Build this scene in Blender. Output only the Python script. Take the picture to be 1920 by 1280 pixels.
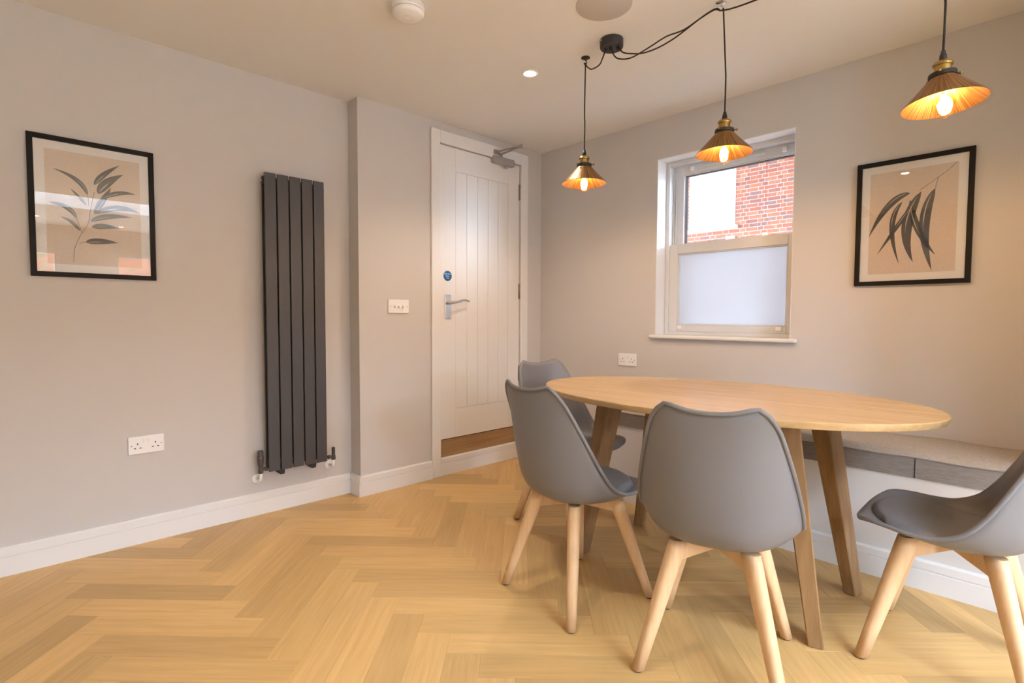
import bpy, bmesh, math, random
from mathutils import Vector, Matrix
random.seed(7)
R = math.radians
for o in list(bpy.data.objects): bpy.data.objects.remove(o)
scene = bpy.context.scene
COL = scene.collection

# ------------------------------------------------------------------ camera
F_PX, PITCH, YAW, ROLL, CH = 997.81, 0.04612, 0.80501, 0.00356, 1.0989
cyaw, syaw = math.cos(YAW), math.sin(YAW)
FWD = Vector((-syaw * math.cos(PITCH), cyaw * math.cos(PITCH), -math.sin(PITCH)))
RT0 = Vector((cyaw, syaw, 0)); UP0 = RT0.cross(FWD)
RT = RT0 * math.cos(ROLL) + UP0 * math.sin(ROLL)
UP = -RT0 * math.sin(ROLL) + UP0 * math.cos(ROLL)
cam_d = bpy.data.cameras.new('camera'); cam = bpy.data.objects.new('camera', cam_d); COL.objects.link(cam)
M = Matrix((RT, UP, -FWD)).transposed().to_4x4(); M.translation = Vector((0, 0, CH)); cam.matrix_world = M
cam_d.sensor_width = 36; cam_d.lens = F_PX / 1920 * 36; cam_d.clip_start = 0.02; cam_d.clip_end = 200
scene.camera = cam
CAMP = Vector((0, 0, CH))
def ray(u, v): return FWD + RT * ((u - 960) / F_PX) - UP * ((v - 640) / F_PX)
def onx(u, v, x): d = ray(u, v); return CAMP + d * ((x - CAMP.x) / d.x)
def ony(u, v, y): d = ray(u, v); return CAMP + d * ((y - CAMP.y) / d.y)
def onz(u, v, z): d = ray(u, v); return CAMP + d * ((z - CAMP.z) / d.z)

# ------------------------------------------------------------------ world, exposure
world = bpy.data.worlds.new('world'); scene.world = world; world.use_nodes = True
bg = world.node_tree.nodes['Background']
bg.inputs[0].default_value = (0.60, 0.765, 1.0, 1); bg.inputs[1].default_value = 46.0      # even overcast sky
scene.view_settings.view_transform = 'Standard'; scene.view_settings.look = 'None'
scene.view_settings.exposure = 0.97; scene.view_settings.gamma = 1.0
scene.view_settings.use_curve_mapping = False
def portal(name, loc, rot, sx, sy):
    l = bpy.data.lights.new(name, 'AREA'); l.shape = 'RECTANGLE'; l.size = sx; l.size_y = sy
    l.cycles.is_portal = True
    o = bpy.data.objects.new(name, l); COL.objects.link(o); o.location = loc; o.rotation_euler = rot
    return o

# key room dimensions (metres)
XD, XL, YW, H = -2.9539, -3.0723, 3.1589, 2.4
YB, XR, YF = 1.5613, 4.0, -1.7
PZT = 2.06; PO = ((-.3, .66), (1.27, 3.0))     # glazed openings in the far wall
SK = 0.124
RLX, RLY = (1.42, 2.27), (0.0, 1.8)          # rooflight
portal('rooflight_portal', ((RLX[0] + RLX[1]) / 2, (RLY[0] + RLY[1]) / 2, 2.72), (0, 0, 0), .85, 1.8)
for q in PO: portal('patio_portal', (XR + .02, (q[0] + q[1]) / 2, PZT / 2), (0, R(90), 0), PZT, q[1] - q[0])
portal('window_portal', (-1.48, YW + .21, 1.56), (R(-90), 0, 0), .85, 1.16)

# ------------------------------------------------------------------ materials
def nt(name):
    m = bpy.data.materials.new(name); m.use_nodes = True
    return m, m.node_tree, m.node_tree.nodes['Principled BSDF']
def paint(name, col, rough=.6, metal=0, bump=.0, bscale=300, var=.0, spec=.5, coat=0):
    m, t, b = nt(name)
    b.inputs['Base Color'].default_value = (*col, 1); b.inputs['Roughness'].default_value = rough
    b.inputs['Metallic'].default_value = metal; b.inputs['Specular IOR Level'].default_value = spec
    b.inputs['Coat Weight'].default_value = coat
    tc = t.nodes.new('ShaderNodeTexCoord'); n = t.nodes.new('ShaderNodeTexNoise')
    n.inputs['Scale'].default_value = bscale; n.inputs['Detail'].default_value = 3
    t.links.new(tc.outputs['Object'], n.inputs['Vector'])
    if var:
        n2 = t.nodes.new('ShaderNodeTexNoise'); n2.inputs['Scale'].default_value = 6
        t.links.new(tc.outputs['Object'], n2.inputs['Vector'])
        mx = t.nodes.new('ShaderNodeMix'); mx.data_type = 'RGBA'
        mx.inputs['A'].default_value = (*[c * (1 - var) for c in col], 1)
        mx.inputs['B'].default_value = (*[min(1, c * (1 + var)) for c in col], 1)
        t.links.new(n2.outputs['Fac'], mx.inputs['Factor']); t.links.new(mx.outputs['Result'], b.inputs['Base Color'])
    if bump:
        bp = t.nodes.new('ShaderNodeBump'); bp.inputs['Strength'].default_value = bump; bp.inputs['Distance'].default_value = .002
        t.links.new(n.outputs['Fac'], bp.inputs['Height']); t.links.new(bp.outputs['Normal'], b.inputs['Normal'])
    return m
def wood(name, dark, light, rough=.4, scale=(3, 40, 40), rnd=0.0, uv=False, rings=.5, bump=.05, spec=.4, coat=0.0):
    """oak / beech: stretched noise grain; first axis of the coordinates runs along the grain"""
    m, t, b = nt(name); N = t.nodes.new; L = t.links.new
    tc = N('ShaderNodeTexCoord'); mp = N('ShaderNodeMapping'); mp.inputs['Scale'].default_value = scale
    L(tc.outputs['UV' if uv else 'Object'], mp.inputs['Vector'])
    oi = N('ShaderNodeObjectInfo'); geo = N('ShaderNodeNewGeometry')
    ad = N('ShaderNodeMath'); ad.operation = 'ADD'
    L(oi.outputs['Random'], ad.inputs[0]); L(geo.outputs['Random Per Island'], ad.inputs[1])
    fr = N('ShaderNodeMath'); fr.operation = 'FRACT'; L(ad.outputs[0], fr.inputs[0])
    off = N('ShaderNodeMath'); off.operation = 'MULTIPLY'; off.inputs[1].default_value = 37.0
    L(fr.outputs[0] if uv else oi.outputs['Random'], off.inputs[0])
    va = N('ShaderNodeVectorMath'); va.operation = 'ADD'; L(mp.outputs[0], va.inputs[0]); L(off.outputs[0], va.inputs[1])
    n1 = N('ShaderNodeTexNoise'); n1.inputs['Scale'].default_value = 1; n1.inputs['Detail'].default_value = 6; n1.inputs['Distortion'].default_value = .4
    L(va.outputs[0], n1.inputs['Vector'])
    # wide cathedral figure
    mp2 = N('ShaderNodeMapping'); mp2.inputs['Scale'].default_value = tuple(s * f for s, f in zip(scale, (.35, .30, .30)))
    L(tc.outputs['UV' if uv else 'Object'], mp2.inputs['Vector'])
    va2 = N('ShaderNodeVectorMath'); va2.operation = 'ADD'; L(mp2.outputs[0], va2.inputs[0]); L(off.outputs[0], va2.inputs[1])
    n2 = N('ShaderNodeTexNoise'); n2.inputs['Scale'].default_value = 1; n2.inputs['Detail'].default_value = 2; n2.inputs['Distortion'].default_value = .8
    L(va2.outputs[0], n2.inputs['Vector'])
    sn = N('ShaderNodeMath'); sn.operation = 'MULTIPLY'; sn.inputs[1].default_value = 34; L(n2.outputs['Fac'], sn.inputs[0])
    si = N('ShaderNodeMath'); si.operation = 'SINE'; L(sn.outputs[0], si.inputs[0])
    mr = N('ShaderNodeMapRange'); mr.inputs[1].default_value = -1; mr.inputs[2].default_value = 1
    mr.inputs[3].default_value = 0; mr.inputs[4].default_value = rings; L(si.outputs[0], mr.inputs[0])
    s1 = N('ShaderNodeMapRange'); s1.inputs[1].default_value = .3; s1.inputs[2].default_value = .7
    s1.inputs[3].default_value = 0; s1.inputs[4].default_value = 1 - rings; L(n1.outputs['Fac'], s1.inputs[0])
    sm = N('ShaderNodeMath'); sm.operation = 'ADD'; L(mr.outputs[0], sm.inputs[0]); L(s1.outputs[0], sm.inputs[1])
    mx = N('ShaderNodeMix'); mx.data_type = 'RGBA'; mx.inputs['A'].default_value = (*dark, 1); mx.inputs['B'].default_value = (*light, 1)
    L(sm.outputs[0], mx.inputs['Factor'])
    out = mx.outputs['Result']
    if rnd:
        hs = N('ShaderNodeHueSaturation'); mr2 = N('ShaderNodeMapRange')
        mr2.inputs[3].default_value = 1 - rnd; mr2.inputs[4].default_value = 1 + rnd
        L(fr.outputs[0], mr2.inputs[0]); L(mr2.outputs[0], hs.inputs['Value']); L(out, hs.inputs['Color']); out = hs.outputs['Color']
    L(out, b.inputs['Base Color']); b.inputs['Roughness'].default_value = rough; b.inputs['Specular IOR Level'].default_value = spec
    b.inputs['Coat Weight'].default_value = coat; b.inputs['Coat Roughness'].default_value = .12; b.inputs['Coat IOR'].default_value = 1.6
    bp = N('ShaderNodeBump'); bp.inputs['Strength'].default_value = bump; bp.inputs['Distance'].default_value = .001
    L(n1.outputs['Fac'], bp.inputs['Height']); L(bp.outputs['Normal'], b.inputs['Normal'])
    return m
def emit(name, col, s):
    m = bpy.data.materials.new(name); m.use_nodes = True; t = m.node_tree; t.nodes.clear()
    e = t.nodes.new('ShaderNodeEmission'); e.inputs[0].default_value = (*col, 1); e.inputs[1].default_value = s
    o = t.nodes.new('ShaderNodeOutputMaterial'); t.links.new(e.outputs[0], o.inputs[0]); return m
def pane(name, tint=(1, 1, 1), refl=1.0, rough=0.0):
    """thin clear glass: transparent with a fresnel reflection"""
    m = bpy.data.materials.new(name); m.use_nodes = True; t = m.node_tree; t.nodes.clear(); N = t.nodes.new; L = t.links.new
    tr = N('ShaderNodeBsdfTransparent'); tr.inputs[0].default_value = (*tint, 1)
    gl = N('ShaderNodeBsdfGlossy'); gl.inputs['Roughness'].default_value = rough
    lw_ = N('ShaderNodeLayerWeight'); lw_.inputs['Blend'].default_value = .5
    pw_ = N('ShaderNodeMath'); pw_.operation = 'POWER'; pw_.inputs[1].default_value = 4.0; L(lw_.outputs['Facing'], pw_.inputs[0])
    k = N('ShaderNodeMath'); k.operation = 'MULTIPLY_ADD'; k.inputs[1].default_value = .75 * min(1, refl); k.inputs[2].default_value = .055 * refl; L(pw_.outputs[0], k.inputs[0])
    mx = N('ShaderNodeMixShader'); L(k.outputs[0], mx.inputs[0]); L(tr.outputs[0], mx.inputs[1]); L(gl.outputs[0], mx.inputs[2])
    o = N('ShaderNodeOutputMaterial'); L(mx.outputs[0], o.inputs[0]); return m
def frosted(name):
    m = bpy.data.materials.new(name); m.use_nodes = True; t = m.node_tree; t.nodes.clear(); N = t.nodes.new; L = t.links.new
    tl = N('ShaderNodeBsdfTranslucent'); tl.inputs[0].default_value = (.46, .465, .47, 1)
    df = N('ShaderNodeBsdfDiffuse'); df.inputs[0].default_value = (.8, .82, .85, 1)
    mx = N('ShaderNodeMixShader'); mx.inputs[0].default_value = .3
    L(tl.outputs[0], mx.inputs[1]); L(df.outputs[0], mx.inputs[2])
    o = N('ShaderNodeOutputMaterial'); L(mx.outputs[0], o.inputs[0]); return m
def brickmat():
    m, t, b = nt('brick_face'); N = t.nodes.new; L = t.links.new
    oi = N('ShaderNodeObjectInfo'); geo = N('ShaderNodeNewGeometry')
    ad = N('ShaderNodeMath'); ad.operation = 'ADD'; L(oi.outputs['Random'], ad.inputs[0]); L(geo.outputs['Random Per Island'], ad.inputs[1])
    fr = N('ShaderNodeMath'); fr.operation = 'FRACT'; L(ad.outputs[0], fr.inputs[0])
    cr = N('ShaderNodeValToRGB'); e = cr.color_ramp.elements
    e[0].position = 0; e[0].color = (.20, .055, .028, 1); e[1].position = 1; e[1].color = (.14, .075, .055, 1)
    for p_, c in ((.25, (.24, .078, .036, 1)), (.5, (.21, .062, .032, 1)), (.7, (.25, .105, .055, 1)), (.85, (.17, .05, .036, 1))):
        x = e.new(p_); x.color = c
    L(fr.outputs[0], cr.inputs[0])
    tc = N('ShaderNodeTexCoord'); n = N('ShaderNodeTexNoise'); n.inputs['Scale'].default_value = 40; L(tc.outputs['Object'], n.inputs['Vector'])
    hs = N('ShaderNodeHueSaturation'); mr = N('ShaderNodeMapRange'); mr.inputs[3].default_value = .7; mr.inputs[4].default_value = 1.3
    L(n.outputs['Fac'], mr.inputs[0]); L(mr.outputs[0], hs.inputs['Value']); L(cr.outputs[0], hs.inputs['Color']); L(hs.outputs[0], b.inputs['Base Color'])
    b.inputs['Roughness'].default_value = .9
    return m
def streaked_metal():
    """antique copper lamp shade: fine brushed streaks running from neck to rim"""
    m, t, b = nt('antique_copper'); N = t.nodes.new; L = t.links.new
    uv = N('ShaderNodeTexCoord'); mp = N('ShaderNodeMapping'); mp.inputs['Scale'].default_value = (330, 2, 1)
    L(uv.outputs['UV'], mp.inputs[0]); n = N('ShaderNodeTexNoise'); n.inputs['Scale'].default_value = 1; n.inputs['Detail'].default_value = 4
    L(mp.outputs[0], n.inputs['Vector']); cr = N('ShaderNodeValToRGB'); e = cr.color_ramp.elements
    e[0].position = .36; e[0].color = (.12, .055, .025, 1); e[1].position = .70; e[1].color = (.50, .27, .10, 1)
    L(n.outputs['Fac'], cr.inputs[0]); L(cr.outputs[0], b.inputs['Base Color'])
    b.inputs['Metallic'].default_value = .85; b.inputs['Roughness'].default_value = .36
    return m
def fabric(name, c1, c2, sx, sy):
    m, t, b = nt(name); N = t.nodes.new; L = t.links.new
    tc = N('ShaderNodeTexCoord'); mp = N('ShaderNodeMapping'); mp.inputs['Scale'].default_value = (sx, sx, sy)
    L(tc.outputs['Object'], mp.inputs[0]); n = N('ShaderNodeTexNoise'); n.inputs['Scale'].default_value = 1; n.inputs['Detail'].default_value = 4
    L(mp.outputs[0], n.inputs['Vector']); mx = N('ShaderNodeMix'); mx.data_type = 'RGBA'
    mx.inputs['A'].default_value = (*c1, 1); mx.inputs['B'].default_value = (*c2, 1)
    mr = N('ShaderNodeMapRange'); mr.inputs[1].default_value = .3; mr.inputs[2].default_value = .7
    L(n.outputs['Fac'], mr.inputs[0]); L(mr.outputs[0], mx.inputs['Factor']); L(mx.outputs['Result'], b.inputs['Base Color'])
    b.inputs['Roughness'].default_value = .95; b.inputs['Specular IOR Level'].default_value = .15
    bp = N('ShaderNodeBump'); bp.inputs['Strength'].default_value = .25; bp.inputs['Distance'].default_value = .002
    L(n.outputs['Fac'], bp.inputs['Height']); L(bp.outputs['Normal'], b.inputs['Normal'])
    return m

MT = {}
MT['wall'] = paint('wall_greige_emulsion', (.60, .56, .53), .75, bump=.04, bscale=500, spec=.3)
MT['benchpaint'] = paint('bench_satin_paint', (.68, .635, .60), .5)
MT['ceil'] = paint('ceiling_white_emulsion', (.80, .775, .745), .85, spec=.2)
MT['white'] = paint('white_satin_woodwork', (.78, .755, .735), .38)
MT['upvc'] = paint('white_upvc', (.66, .66, .67), .3)  # greyer than real white: the frame's backlit dimness is put into the colour
MT['plastic'] = paint('white_plastic', (.86, .84, .83), .3)
MT['hole'] = paint('dark_hole', (.03, .025, .025), .8)
MT['floor'] = wood('oak_plank_floor', (.585, .355, .132), (.70, .44, .175), .38, (3.5, 60, 60), rnd=.16, uv=True, rings=.22, bump=.03, spec=.35)
MT['subfloor'] = paint('subfloor', (.25, .16, .09), .9)
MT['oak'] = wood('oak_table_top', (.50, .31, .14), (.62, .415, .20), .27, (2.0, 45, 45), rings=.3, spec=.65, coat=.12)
MT['oakleg'] = wood('oak_table_leg_shaded', (.22, .118, .048), (.35, .20, .085), .42, (45, 45, 2.2), rings=.3)  # same oak as the top, darkened: shadow on the legs put into the colour
MT['beech'] = wood('beech_chair_leg', (.66, .41, .21), (.76, .52, .30), .4, (45, 45, 3), rings=.25, bump=.02)
MT['riser'] = wood('oak_step_riser', (.30, .17, .075), (.42, .26, .13), .5, (30, 2.2, 30), rings=.3)
MT['shell'] = paint('grey_polypropylene', (.185, .179, .190), .42, bump=.02, bscale=700)
MT['pad'] = paint('grey_leatherette', (.18, .174, .184), .5, bump=.12, bscale=450)
MT['black'] = paint('black_plastic', (.022, .020, .020), .45)
MT['cable'] = paint('black_fabric_cable', (.03, .024, .022), .8, bump=.2, bscale=900)
MT['anth'] = paint('anthracite_radiator', (.062, .058, .060), .45, bump=.02, bscale=800)
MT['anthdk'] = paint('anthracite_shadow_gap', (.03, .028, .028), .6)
MT['chrome'] = paint('satin_chrome', (.62, .60, .57), .22, metal=1)
MT['steel'] = paint('brushed_steel', (.42, .40, .38), .38, metal=1)
MT['silver'] = paint('silver_painted_closer', (.40, .38, .37), .45, metal=.5)
MT['brass'] = paint('antique_brass', (.40, .27, .09), .32, metal=1)
MT['copper'] = streaked_metal()
MT['frame'] = paint('black_picture_frame', (.009, .007, .006), .5, spec=.2)
MT['mat'] = paint('white_card_mount', (.78, .75, .73), .8)
MT['print'] = fabric('linen_print', (.60, .485, .395), (.70, .58, .485), 260, 900)
MT['ink'] = paint('charcoal_ink', (.05, .043, .04), .8)
MT['inkline'] = paint('pale_leaf_vein', (.55, .48, .42), .8)
MT['glass'] = pane('clear_glass', (.76, .76, .75), .45)
MT['picglass'] = pane('picture_glass', refl=1.6)
MT['bulbglass'] = pane('amber_bulb_glass', (1.0, .88, .66), .8)
MT['frost'] = frosted('frosted_glass')
MT['brick'] = brickmat()
MT['mortar'] = paint('lime_mortar', (.36, .29, .25), .95)
MT['panel'] = paint('white_render_panel', (.55, .56, .58), .7)
MT['blue'] = paint('blue_sign', (.02, .16, .45), .4)
MT['sign'] = paint('white_sign_lettering', (.8, .85, .9), .5)
MT['speaker'] = paint('grey_speaker_mesh', (.56, .52, .48), .7, bump=.3, bscale=1500)
MT['fabtop'] = fabric('beige_seat_fabric', (.33, .285, .235), (.41, .355, .30), 90, 90)
MT['fabside'] = fabric('grey_seat_fabric', (.20, .17, .15), (.29, .25, .22), 25, 420)
MT['filament'] = emit('glowing_filament', (1.0, .60, .20), 30)
MT['lamp'] = emit('downlight_lens', (1.0, .82, .60), 40)
MT['red'] = paint('red_dot', (.5, .08, .05), .5)
MT['ground'] = paint('paving', (.35, .34, .33), .9, var=.15)
MT['leaf'] = paint('tree_green', (.08, .14, .04), .8, var=.3)
MT['bark'] = paint('bark', (.10, .07, .05), .9)

# ------------------------------------------------------------------ mesh helpers
def bx(bm, lo, hi, bev=0.0, seg=1):
    r = bmesh.ops.create_cube(bm, size=1.0)
    c = [(a + b) / 2 for a, b in zip(lo, hi)]; s = [abs(b - a) for a, b in zip(lo, hi)]
    bmesh.ops.scale(bm, vec=s, verts=r['verts']); bmesh.ops.translate(bm, vec=c, verts=r['verts'])
    if bev:
        es = list({e for v in r['verts'] for e in v.link_edges})
        bmesh.ops.bevel(bm, geom=es, offset=bev, segments=seg, profile=.5, affect='EDGES')
def lathe(bm, prof, seg=32, mat=None, uvs=False, cap=True):
    """profile [(r, z)] turned about z; mat places it"""
    rings = []
    uvl = bm.loops.layers.uv.verify() if uvs else None
    for r, z in prof:
        if r < 1e-6: rings.append([bm.verts.new((0, 0, z))])
        else: rings.append([bm.verts.new((r * math.cos(2 * math.pi * k / seg), r * math.sin(2 * math.pi * k / seg), z)) for k in range(seg)])
    n = len(prof)
    for i in range(n - 1):
        A, B = rings[i], rings[i + 1]
        for k in range(seg):
            k2 = (k + 1) % seg
            if len(A) == 1 and len(B) == 1: continue
            if len(A) == 1: f = bm.faces.new((A[0], B[k], B[k2])); us = [(k, i), (k, i + 1), (k + 1, i + 1)]
            elif len(B) == 1: f = bm.faces.new((A[k], A[k2], B[0])); us = [(k, i), (k + 1, i), (k, i + 1)]
            else: f = bm.faces.new((A[k], A[k2], B[k2], B[k])); us = [(k, i), (k + 1, i), (k + 1, i + 1), (k, i + 1)]
            f.smooth = True
            if uvs:
                for l, (a, b) in zip(f.loops, us): l[uvl].uv = (a / seg, b / max(1, n - 1))
    vs = [v for rg in rings for v in rg]
    if mat is not None: bmesh.ops.transform(bm, matrix=mat, verts=vs)
    return vs
def frame_at(d):
    d = Vector(d).normalized(); a = Vector((0, 0, 1)) if abs(d.z) < .9 else Vector((1, 0, 0))
    x = d.cross(a).normalized(); y = d.cross(x).normalized(); return x, y
def tube(bm, pts, rad, seg=10, cap=True):
    pts = [Vector(p) for p in pts]; n = len(pts); rings = []
    rads = rad if isinstance(rad, (list, tuple)) else [rad] * n
    prevx = None
    for i, p in enumerate(pts):
        d = (pts[min(i + 1, n - 1)] - pts[max(i - 1, 0)]).normalized()
        if prevx is None: x, y = frame_at(d)
        else:
            x = (prevx - d * prevx.dot(d)).normalized(); y = d.cross(x)
        prevx = x
        rings.append([bm.verts.new(p + (x * math.cos(2 * math.pi * k / seg) + y * math.sin(2 * math.pi * k / seg)) * rads[i]) for k in range(seg)])
    for i in range(n - 1):
        for k in range(seg):
            f = bm.faces.new((rings[i][k], rings[i][(k + 1) % seg], rings[i + 1][(k + 1) % seg], rings[i + 1][k])); f.smooth = True
    if cap:
        bm.faces.new(rings[0][::-1]); bm.faces.new(rings[-1])
def spline(pts, n=8):
    P = [Vector(p) for p in pts]; P = [P[0] * 2 - P[1]] + P + [P[-1] * 2 - P[-2]]; out = []
    for i in range(1, len(P) - 2):
        for k in range(n):
            t = k / n; a, b, c, d = P[i - 1:i + 3]
            out.append(.5 * ((2 * b) + (c - a) * t + (2 * a - 5 * b + 4 * c - d) * t * t + (3 * b - a - 3 * c + d) * t ** 3))
    out.append(P[-2].copy()); return out
def prism(bm, poly, z0, z1):
    a = [bm.verts.new((x, y, z0)) for x, y in poly]; b = [bm.verts.new((x, y, z1)) for x, y in poly]; n = len(poly)
    bm.faces.new(a[::-1]); bm.faces.new(b)
    for i in range(n): bm.faces.new((a[i], a[(i + 1) % n], b[(i + 1) % n], b[i]))
    return a + b
def obj(name, bm, mat, parent=None, smooth=None, recalc=True, loc=None):
    if recalc: bmesh.ops.recalc_face_normals(bm, faces=bm.faces[:])
    me = bpy.data.meshes.new(name); bm.to_mesh(me); bm.free()
    me.materials.append(MT[mat] if isinstance(mat, str) else mat)
    o = bpy.data.objects.new(name, me); COL.objects.link(o)
    if parent: o.parent = parent
    if loc: o.location = loc
    if smooth:
        for p_ in me.polygons: p_.use_smooth = True
        if smooth is not True: me.set_sharp_from_angle(angle=R(smooth))
    return o
def box(name, lo, hi, mat, parent=None, bev=0.0, seg=2):
    bm = bmesh.new(); bx(bm, lo, hi, bev, seg); return obj(name, bm, mat, parent)
def tag(o, label, cat, group=None, kind=None):
    o['label'] = label; o['category'] = cat
    if group: o['group'] = group
    if kind: o['kind'] = kind
    return o
def empty(name, loc=(0, 0, 0), rz=0.0, label=None, cat=None, group=None):
    o = bpy.data.objects.new(name, None); COL.objects.link(o); o.location = loc; o.rotation_euler = (0, 0, rz)
    o.empty_display_size = .05
    if label: tag(o, label, cat, group)
    return o
def struct(o, label, cat): tag(o, label, cat, kind='structure'); return o
def copy_tree(o, parent=None):
    c = o.copy(); COL.objects.link(c); c.parent = parent
    for ch in [x for x in bpy.data.objects if x.parent == o]: copy_tree(ch, c)
    return c

# ================================================================== the room shell
floor = struct(box('floor', (XL - .2, YF - .2, -.12), (XR + .2, YW + .2, -.012), 'subfloor'),
               'oak herringbone plank floor of the dining room', 'floor')
# --- herringbone planks: measured block 616 x 114.5 mm, laid at 45 degrees
PL, PW = .616, .1145; S2 = math.sqrt(.5)
uB, vB = (-2.095 + 1.10) * S2, (1.10 + 2.095) * S2        # measured corner of one block
a0, b0 = uB - PW, vB
def clip(poly, f):
    out = []
    for i in range(len(poly)):
        p_, q = poly[i], poly[(i + 1) % len(poly)]; fp, fq = f(p_), f(q)
        if fp >= 0: out.append(p_)
        if fp * fq < 0:
            t = fp / (fp - fq); out.append((p_[0] + (q[0] - p_[0]) * t, p_[1] + (q[1] - p_[1]) * t))
    return out
def plank_bm(bm, poly, T=None):
    """poly: local (x along the grain, y across) -> chamfered block; UV in metres"""
    n = len(poly); cx = sum(p_[0] for p_ in poly) / n; cy = sum(p_[1] for p_ in poly) / n
    uvl = bm.loops.layers.uv.verify()
    def ins(p_, d):
        vx, vy = p_[0] - cx, p_[1] - cy; l = math.hypot(vx, vy) or 1; return (p_[0] - vx / l * d, p_[1] - vy / l * d)
    lv = [([ins(p_, .0002) for p_ in poly], -.011), ([ins(p_, .0002) for p_ in poly], -.0007), ([ins(p_, .0013) for p_ in poly], 0.0)]
    rings = [[(bm.verts.new((T @ Vector((x, y, z))) if T else (x, y, z)), (x, y)) for x, y in pp] for pp, z in lv]
    fs = [(rings[2], None)]
    for i in range(2):
        for k in range(n): fs.append(([rings[i][k], rings[i][(k + 1) % n], rings[i + 1][(k + 1) % n], rings[i + 1][k]], None))
    for vs, _ in fs:
        f = bm.faces.new([v for v, _ in vs])
        for l, (_, w) in zip(f.loops, vs): l[uvl].uv = w
full = None; rest = bmesh.new(); rest.loops.layers.uv.verify(); cand = []
def uv2xy(u, v): return ((u - v) * S2, (u + v) * S2)
for m in range(-14, 15):
    for k in range(-60, 61):
        # translation lattice: k*(W,-W) + m*(W-L, -(L+W))
        ou = a0 + k * PW + m * (PW - PL); ov = b0 - k * PW - m * (PL + PW)
        for kind in 'AB':
            u0, v0, u1, v1 = (ou, ov, ou + PL, ov + PW) if kind == 'A' else (ou, ov - PL, ou + PW, ov)
            cu, cv = (u0 + u1) / 2, (v0 + v1) / 2; cx, cy = uv2xy(cu, cv)
            if not (XL - .5 < cx < XR + .5 and YF - .5 < cy < YW + .5): continue
            cand.append((kind, cx, cy))
seen = set(); planks = []
for kind, cx, cy in cand:
    key = (kind, round(cx, 3), round(cy, 3))
    if key in seen: continue
    seen.add(key)
    ang = R(45) if kind == 'A' else R(135)
    ca, sa = math.cos(ang), math.sin(ang)
    loc = [(-PL / 2, -PW / 2), (PL / 2, -PW / 2), (PL / 2, PW / 2), (-PL / 2, PW / 2)]
    wl = [(cx + x * ca - y * sa, cy + x * sa + y * ca) for x, y in loc]
    xmin = XD if min(y for x, y in wl) > YB else XL
    inside = all(x > xmin and x < XR and y > YF and y < YW for x, y in wl)
    if not inside:
        w2 = clip(wl, lambda p_: p_[0] - xmin); 
        if len(w2) > 2: w2 = clip(w2, lambda p_: XR - p_[0])
        if len(w2) > 2: w2 = clip(w2, lambda p_: p_[1] - YF)
        if len(w2) > 2: w2 = clip(w2, lambda p_: YW - p_[1])
        if len(w2) < 3: continue
        loc = [((x - cx) * ca + (y - cy) * sa, -(x - cx) * sa + (y - cy) * ca) for x, y in w2]
        ar = abs(sum(loc[i][0] * loc[(i + 1) % len(loc)][1] - loc[(i + 1) % len(loc)][0] * loc[i][1] for i in range(len(loc)))) / 2
        if ar < .0008: continue
    # in view?
    d = Vector((cx, cy, 0)) - CAMP; dep = d.dot(FWD)
    vis = dep > .3 and abs(d.dot(RT) / dep * F_PX) < 1080 and (640 - d.dot(UP) / dep * F_PX) < 1440 and cy < 2.9
    planks.append((0 if vis else 1, dep if vis else 99, kind, cx, cy, ang, loc, inside))
planks.sort(key=lambda t: (t[0], t[1]))
nvis = sum(1 for p_ in planks if p_[0] == 0); print('planks', len(planks), 'visible', nvis)
for i, (nv, dep, kind, cx, cy, ang, loc, inside) in enumerate(planks):
    if nv == 0 and i < 298:
        if inside and full is not None: me = full
        else:
            bm = bmesh.new(); plank_bm(bm, loc); me = bpy.data.meshes.new('plank'); bm.to_mesh(me); bm.free(); me.materials.append(MT['floor'])
            if inside: full = me
        o = bpy.data.objects.new('plank', me); COL.objects.link(o); o.parent = floor; o.location = (cx, cy, 0); o.rotation_euler = (0, 0, ang)
    else:
        plank_bm(rest, loc, Matrix.Translation((cx, cy, 0)) @ Matrix.Rotation(ang, 4, 'Z'))
rp = obj('planks', rest, 'floor', floor, recalc=False); rp['kind'] = 'stuff'

# --- walls
def wall(name, boxes, label, mat='wall'):
    bm = bmesh.new()
    for lo, hi in boxes: bx(bm, lo, hi)
    return struct(obj(name, bm, mat), label, 'wall')
WT = .22
wall('wall_left', [((XL - WT, YF - .2, -.012), (XL, YB, H))], 'greige painted wall behind the tall radiator')
DY0, DY1, DZ0, DZ1 = 2.155, 2.922, .25, 2.262      # door leaf
wall('wall_door', [((XL - WT, YB, -.012), (XD, DY0 - .03, H)), ((XL - WT, DY1 + .03, -.012), (XD, YW, H)),
                   ((XL - WT, DY0 - .03, DZ1 + .03), (XD, DY1 + .03, H)), ((XL - WT, DY0 - .03, -.012), (XD - .03, DY1 + .03, DZ0 - .02)),
                   ((XL - WT, DY0 - .03, DZ0 - .02), (XD - .1, DY1 + .03, DZ1 + .03))],
     'greige painted wall around the white door')
WX0, WX1, WZ0, WZ1 = -1.9045, -1.0574, .9827, 2.1385
wall('wall_back', [((XL - WT, YW, -.012), (WX0, YW + WT, H)), ((WX1, YW, -.012), (XR + .2, YW + WT, H)),
                   ((WX0, YW, -.012), (WX1, YW + WT, WZ0 - .02)), ((WX0, YW, WZ1), (WX1, YW + WT, H))],
     'greige painted wall holding the sash window')
wall('wall_nib', [((.15, 2.60, -.012), (.42, YW, H))], 'narrow greige return wall closing the end of the bench')
wall('wall_front', [((XL - WT, YF - .2, -.012), (XR + .2, YF, H))], 'greige painted wall behind the viewer')
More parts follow.
